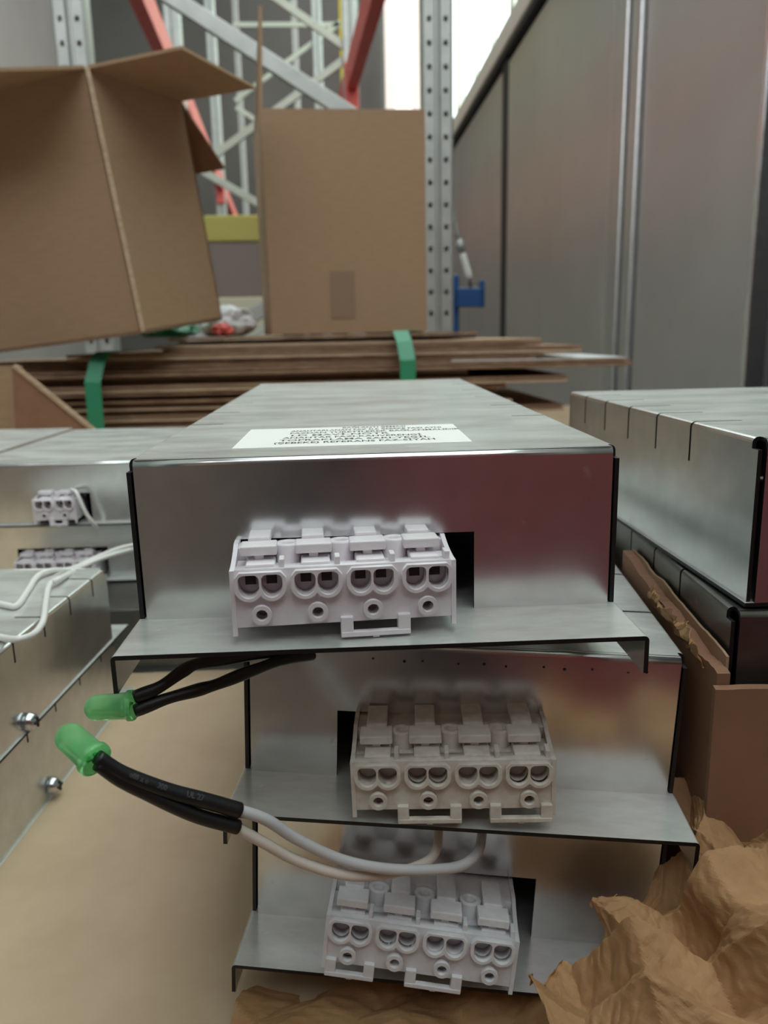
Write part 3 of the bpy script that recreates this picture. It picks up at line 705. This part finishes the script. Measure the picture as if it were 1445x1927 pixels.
lc = empty('open_carton', V(-.1966, .8473, .0066)); tag(lc, 'tilted brown carton at the left with its flaps folded outwards', 'carton')
Rl = Euler((R(5.04), R(-5.33), R(-19.5))).to_matrix()
def lp(x, y, zz): return lc.location + Rl @ Vector((x, y, zz))
a_, b_, h_ = .26, .1791, .2455
board('front_wall', [lp(-a_, 0, 0), lp(0, 0, 0), lp(0, 0, h_), lp(-a_, 0, h_)], 'board', lc)
board('side_wall', [lp(0, 0, 0), lp(0, b_, 0), lp(0, b_, h_), lp(0, 0, h_)], 'board', lc)
board('back_wall', [lp(0, b_, 0), lp(-a_, b_, 0), lp(-a_, b_, h_), lp(0, b_, h_)], 'board', lc)
board('side_wall', [lp(-a_, b_, 0), lp(-a_, 0, 0), lp(-a_, 0, h_), lp(-a_, b_, h_)], 'board', lc)
board('bottom', [lp(-a_, b_, 0), lp(0, b_, 0), lp(0, 0, 0), lp(-a_, 0, 0)], 'board', lc)
bar_ = lambda n, p, q, w_: rel(bar(n, p, q, w_, w_, M['board_edge2'], lc), lc)
bar_('corner_seam', lp(.001, -.001, .002), lp(.001, -.001, h_), .004)
# flaps
board('flap', [lp(-a_, 0, h_), lp(-.002, 0, h_), lp(-.030, -.085, h_-.013), lp(-a_, -.085, h_-.013)], 'board', lc, .003)
def hv(p, x, y, zz): return p + Vector((x, y, zz))
board('flap', [lp(0, .002, h_), lp(0, b_, h_), hv(lp(0, b_, h_), .084, .0, .013), hv(lp(0, .004, h_), .088, .0, .017)], 'board', lc, .003)
board('flap', [lp(0, b_, h_-.004), lp(-a_, b_, h_-.004), hv(lp(-a_, b_, h_), 0, .03, -.07), hv(lp(0, b_, h_), .040, .03, -.067)], 'board_dark', lc, .003)

# ------------------------------------------------------------------ pallet racking behind
def xl(y): return -.57-.062*(y-2.0)
def xr(y): return .253-.070*(y-2.0)
def upright(parent, x, y, ztop, holes, w=.074, d=.05):
    """open steel upright standing on the floor at (x, y): two drilled strips, a groove between and side flanges"""
    prof = [(-w/2, d), (-w/2, .006), (-w/2+.006, 0), (-.007, 0), (-.003, .010), (.003, .010), (.007, 0), (w/2-.006, 0), (w/2, .006), (w/2, d)]
    us = [0]; pos = [prof[0]]
    hx = w/4+.0005
    pts = []
    for i, p in enumerate(prof):
        pts.append(p)
        if i in (2, 6):
            q = prof[i+1]; c = (p[0]+q[0])/2
            pts += [(c-.0048, 0), (c+.0048, 0)]
    vs = [0.0]; hole_rows = set()
    if holes:
        zz = Z0-.10
        while zz < ztop-.02:
            vs += [zz-.0058, zz+.0058]; zz += .05
    vs.append(ztop)
    us = list(range(len(pts)))
    def drop(u, z):
        i = int(u)
        if not holes or i not in (3, 9): return False
        return z > Z0-.11 and ((z-(Z0-.10)+.0058) % .05) < .0116
    def f(u, z): return (x+pts[u][0], y+pts[u][1], z)
    bm = grid_sheet(us, vs, drop, f)
    o = frombm('upright', bm, M['rack'], None); solid(o, .002)
    o.parent = parent; o.data.transform(Matrix.Translation(-parent.location))
    if holes: box('upright_liner', (x-parent.location.x, y+.034-parent.location.y, ztop/2), (w-.012, .003, ztop-.02), M['rack'], parent)
    box('foot_plate', (x-parent.location.x, y+.03-parent.location.y, .004), (.12, .12, .008), M['rack'], parent)
    return o
def rackframe(y, label, braces, holes, bw, mat, ztop=4.6):
    r = empty('rack_frame', ((xl(y)+xr(y))/2, y, 0)); tag(r, label, 'rack frame', 'steel rack frames')
    upright(r, xl(y), y, ztop, holes); upright(r, xr(y), y, ztop, holes)
    for (a, b) in braces:
        rel(bar('brace', at(a[0], a[1], y+.030), at(b[0], b[1], y+.030), .022, bw, M[mat], r, (0, 0, 1), .002), r)
    return r
rackframe(2.0, 'nearest rack frame with drilled uprights on both sides of the cartons', [((120, -137), (818, 320)), ((818, 405), (130, 782))], True, .036, 'rack', 2.6)
rackframe(4.05, 'second rack frame, zigzag braces seen between the two cartons', [((375, -105), (672, 105)), ((672, 95), (378, 312)), ((380, 322), (672, 490)), ((672, 500), (385, 690))], False, .034, 'brace')
rackframe(6.6, 'third rack frame with thin pale cross bars behind the raised flap', [((438, 47), (640, 47)), ((640, 42), (442, 190)), ((444, 202), (640, 330)), ((640, 345), (446, 480))], False, .034, 'brace')
rackframe(11.4, 'farthest rack frame seen small beside the upright carton', [((484, 250), (600, 330)), ((600, 335), (486, 420))], False, .05, 'brace', 5.6)
ys_ = [2.0, 4.05, 6.6, 11.4]; nm = ['nearest', 'second', 'farthest']
ZB = Z0+1.17
for side, fx in (('left', xl), ('right', xr)):
    for k in range(3):
        ya, yb = ys_[k]+.055, ys_[k+1]-.005
        r = empty('rack_beam', (fx((ya+yb)/2), (ya+yb)/2, ZB)); tag(r, 'red rack beam between the %s rack frames on the %s, %s' % (('nearest two', 'middle two', 'farthest two')[k], side, ('seen above the tilted carton' if side == 'left' else 'seen above the upright carton')), 'rack beam', 'red rack beams')
        rel(bar('beam', (fx(ya), ya, ZB), (fx(yb), yb, ZB), .05, .115, M['red'], r, (0, 0, 1), .004), r)
        for yy in (ya+.012, yb-.012):
            rel(box('end_bracket', (fx(yy), yy, ZB-.045), (.062, .018, .21), M['red'], r, .002), r)
yp = at(651, 100, 7.1)
tag(box('column_guard', (yp.x, 7.1, 2.6), (.10, .06, 5.2), M['yellow'], None, .01), 'tall yellow column guard behind the second rack frame', 'column guard')

# goods behind
y = 5.4; a = at(385, 455, y); b = at(512, 560, y)
pl = empty('pallet_load', ((a.x+b.x)/2, y+.3, 0)); tag(pl, 'brown pallet load with a yellow band seen between the cartons', 'pallet load')
ztop = at(430, 455, y).z; zc = at(430, 560, y).z
rel(box('wrapped_cartons', ((a.x+b.x)/2, y+.3, (zc+ztop)/2), (b.x-a.x, .6, ztop-zc), plain('mauve_brown_board', (.20, .145, .13), .7), pl, .01), pl)
rel(box('cream_sheet', ((a.x+b.x)/2, y+.29, zc/2), (b.x-a.x+.03, .64, zc), plain('cream_sheet', (.55, .49, .36), .7), pl, .01), pl)
zy = at(430, 405, y).z
rel(box('yellow_band', ((a.x+b.x)/2, y+.3, (ztop+zy)/2), (b.x-a.x, .62, zy-ztop), plain('dull_yellow', (.40, .33, .08), .6), pl, .01), pl)
def blob(name, c, s, mat, label, cat, seed):
    bm = bmesh.new(); bmesh.ops.create_icosphere(bm, subdivisions=4, radius=1)
    for v in bm.verts:
        n = v.co.normalized(); k = 1+.28*noise.noise(n*2.1+Vector((seed, 0, 0)))+.16*abs(noise.noise(n*5+Vector((0, seed, 0))))
        v.co = Vector((n.x*s[0]*k, n.y*s[1]*k, max(n.z*s[2]*k, -s[2]*.8)))
    bmesh.ops.translate(bm, vec=Vector(c)+Vector((0, 0, s[2]*.8)), verts=bm.verts)
    return tag(frombm(name, bm, mat), label, cat)
blob('film_bundle', (-.150, 1.160, Z0+PT), (.036, .05, .022), M['film'], 'white plastic film bundle on the pile beside the upright carton', 'plastic film', 2.0)
blob('green_film', (-.222, 1.10, Z0+PT), (.035, .03, .012), M['strap'], 'small green plastic scrap under the tilted carton', 'plastic scrap', 4.0)
blob('red_rag', (-.146, 1.068, Z0+PT), (.013, .018, .009), M['red'], 'small red scrap on the pile between the tilted carton and the upright one', 'plastic scrap', 8.0)

# blue stand with a jointed grey rod, right of the nearest upright
yb_ = 2.35; c0 = at(853, 560, yb_)
bs_ = empty('blue_stand', (c0.x, yb_, 0)); tag(bs_, 'dark blue bracket stand with thin grey rod against the steel wall', 'stand')
zt = at(853, 518, yb_).z
rel(box('post', (c0.x, yb_, zt/2), (.030, .03, zt), M['blue'], bs_, .003), bs_)
p0, p1 = at(858, 560, yb_-.02), at(908, 560, yb_-.02)
rel(bar('arm', p0, p1, .04, .052, M['blue'], bs_, (0, 0, 1), .003), bs_)
rel(box('arm_tip', (at(906, 553, yb_-.02)), (.012, .04, .075), M['blue'], bs_, .003), bs_)
rel(tube('rod', [at(886, 545, yb_-.02), at(884, 528, yb_-.02)], .004, M['dark'], bs_, 2), bs_)
rel(tube('rod', [at(884, 526, yb_-.02), at(875, 495, yb_-.02), at(870, 478, yb_-.02)], .010, M['wire_white'], bs_, 3), bs_)
rel(tube('rod_joint', [at(869, 474, yb_-.02), at(862, 452, yb_-.02)], .012, M['rack'], bs_, 2), bs_)
rel(tube('rod', [at(863, 455, yb_-.02), at(853, 405, yb_-.02), at(838, 360, yb_-.02)], .006, M['rack'], bs_, 3), bs_)
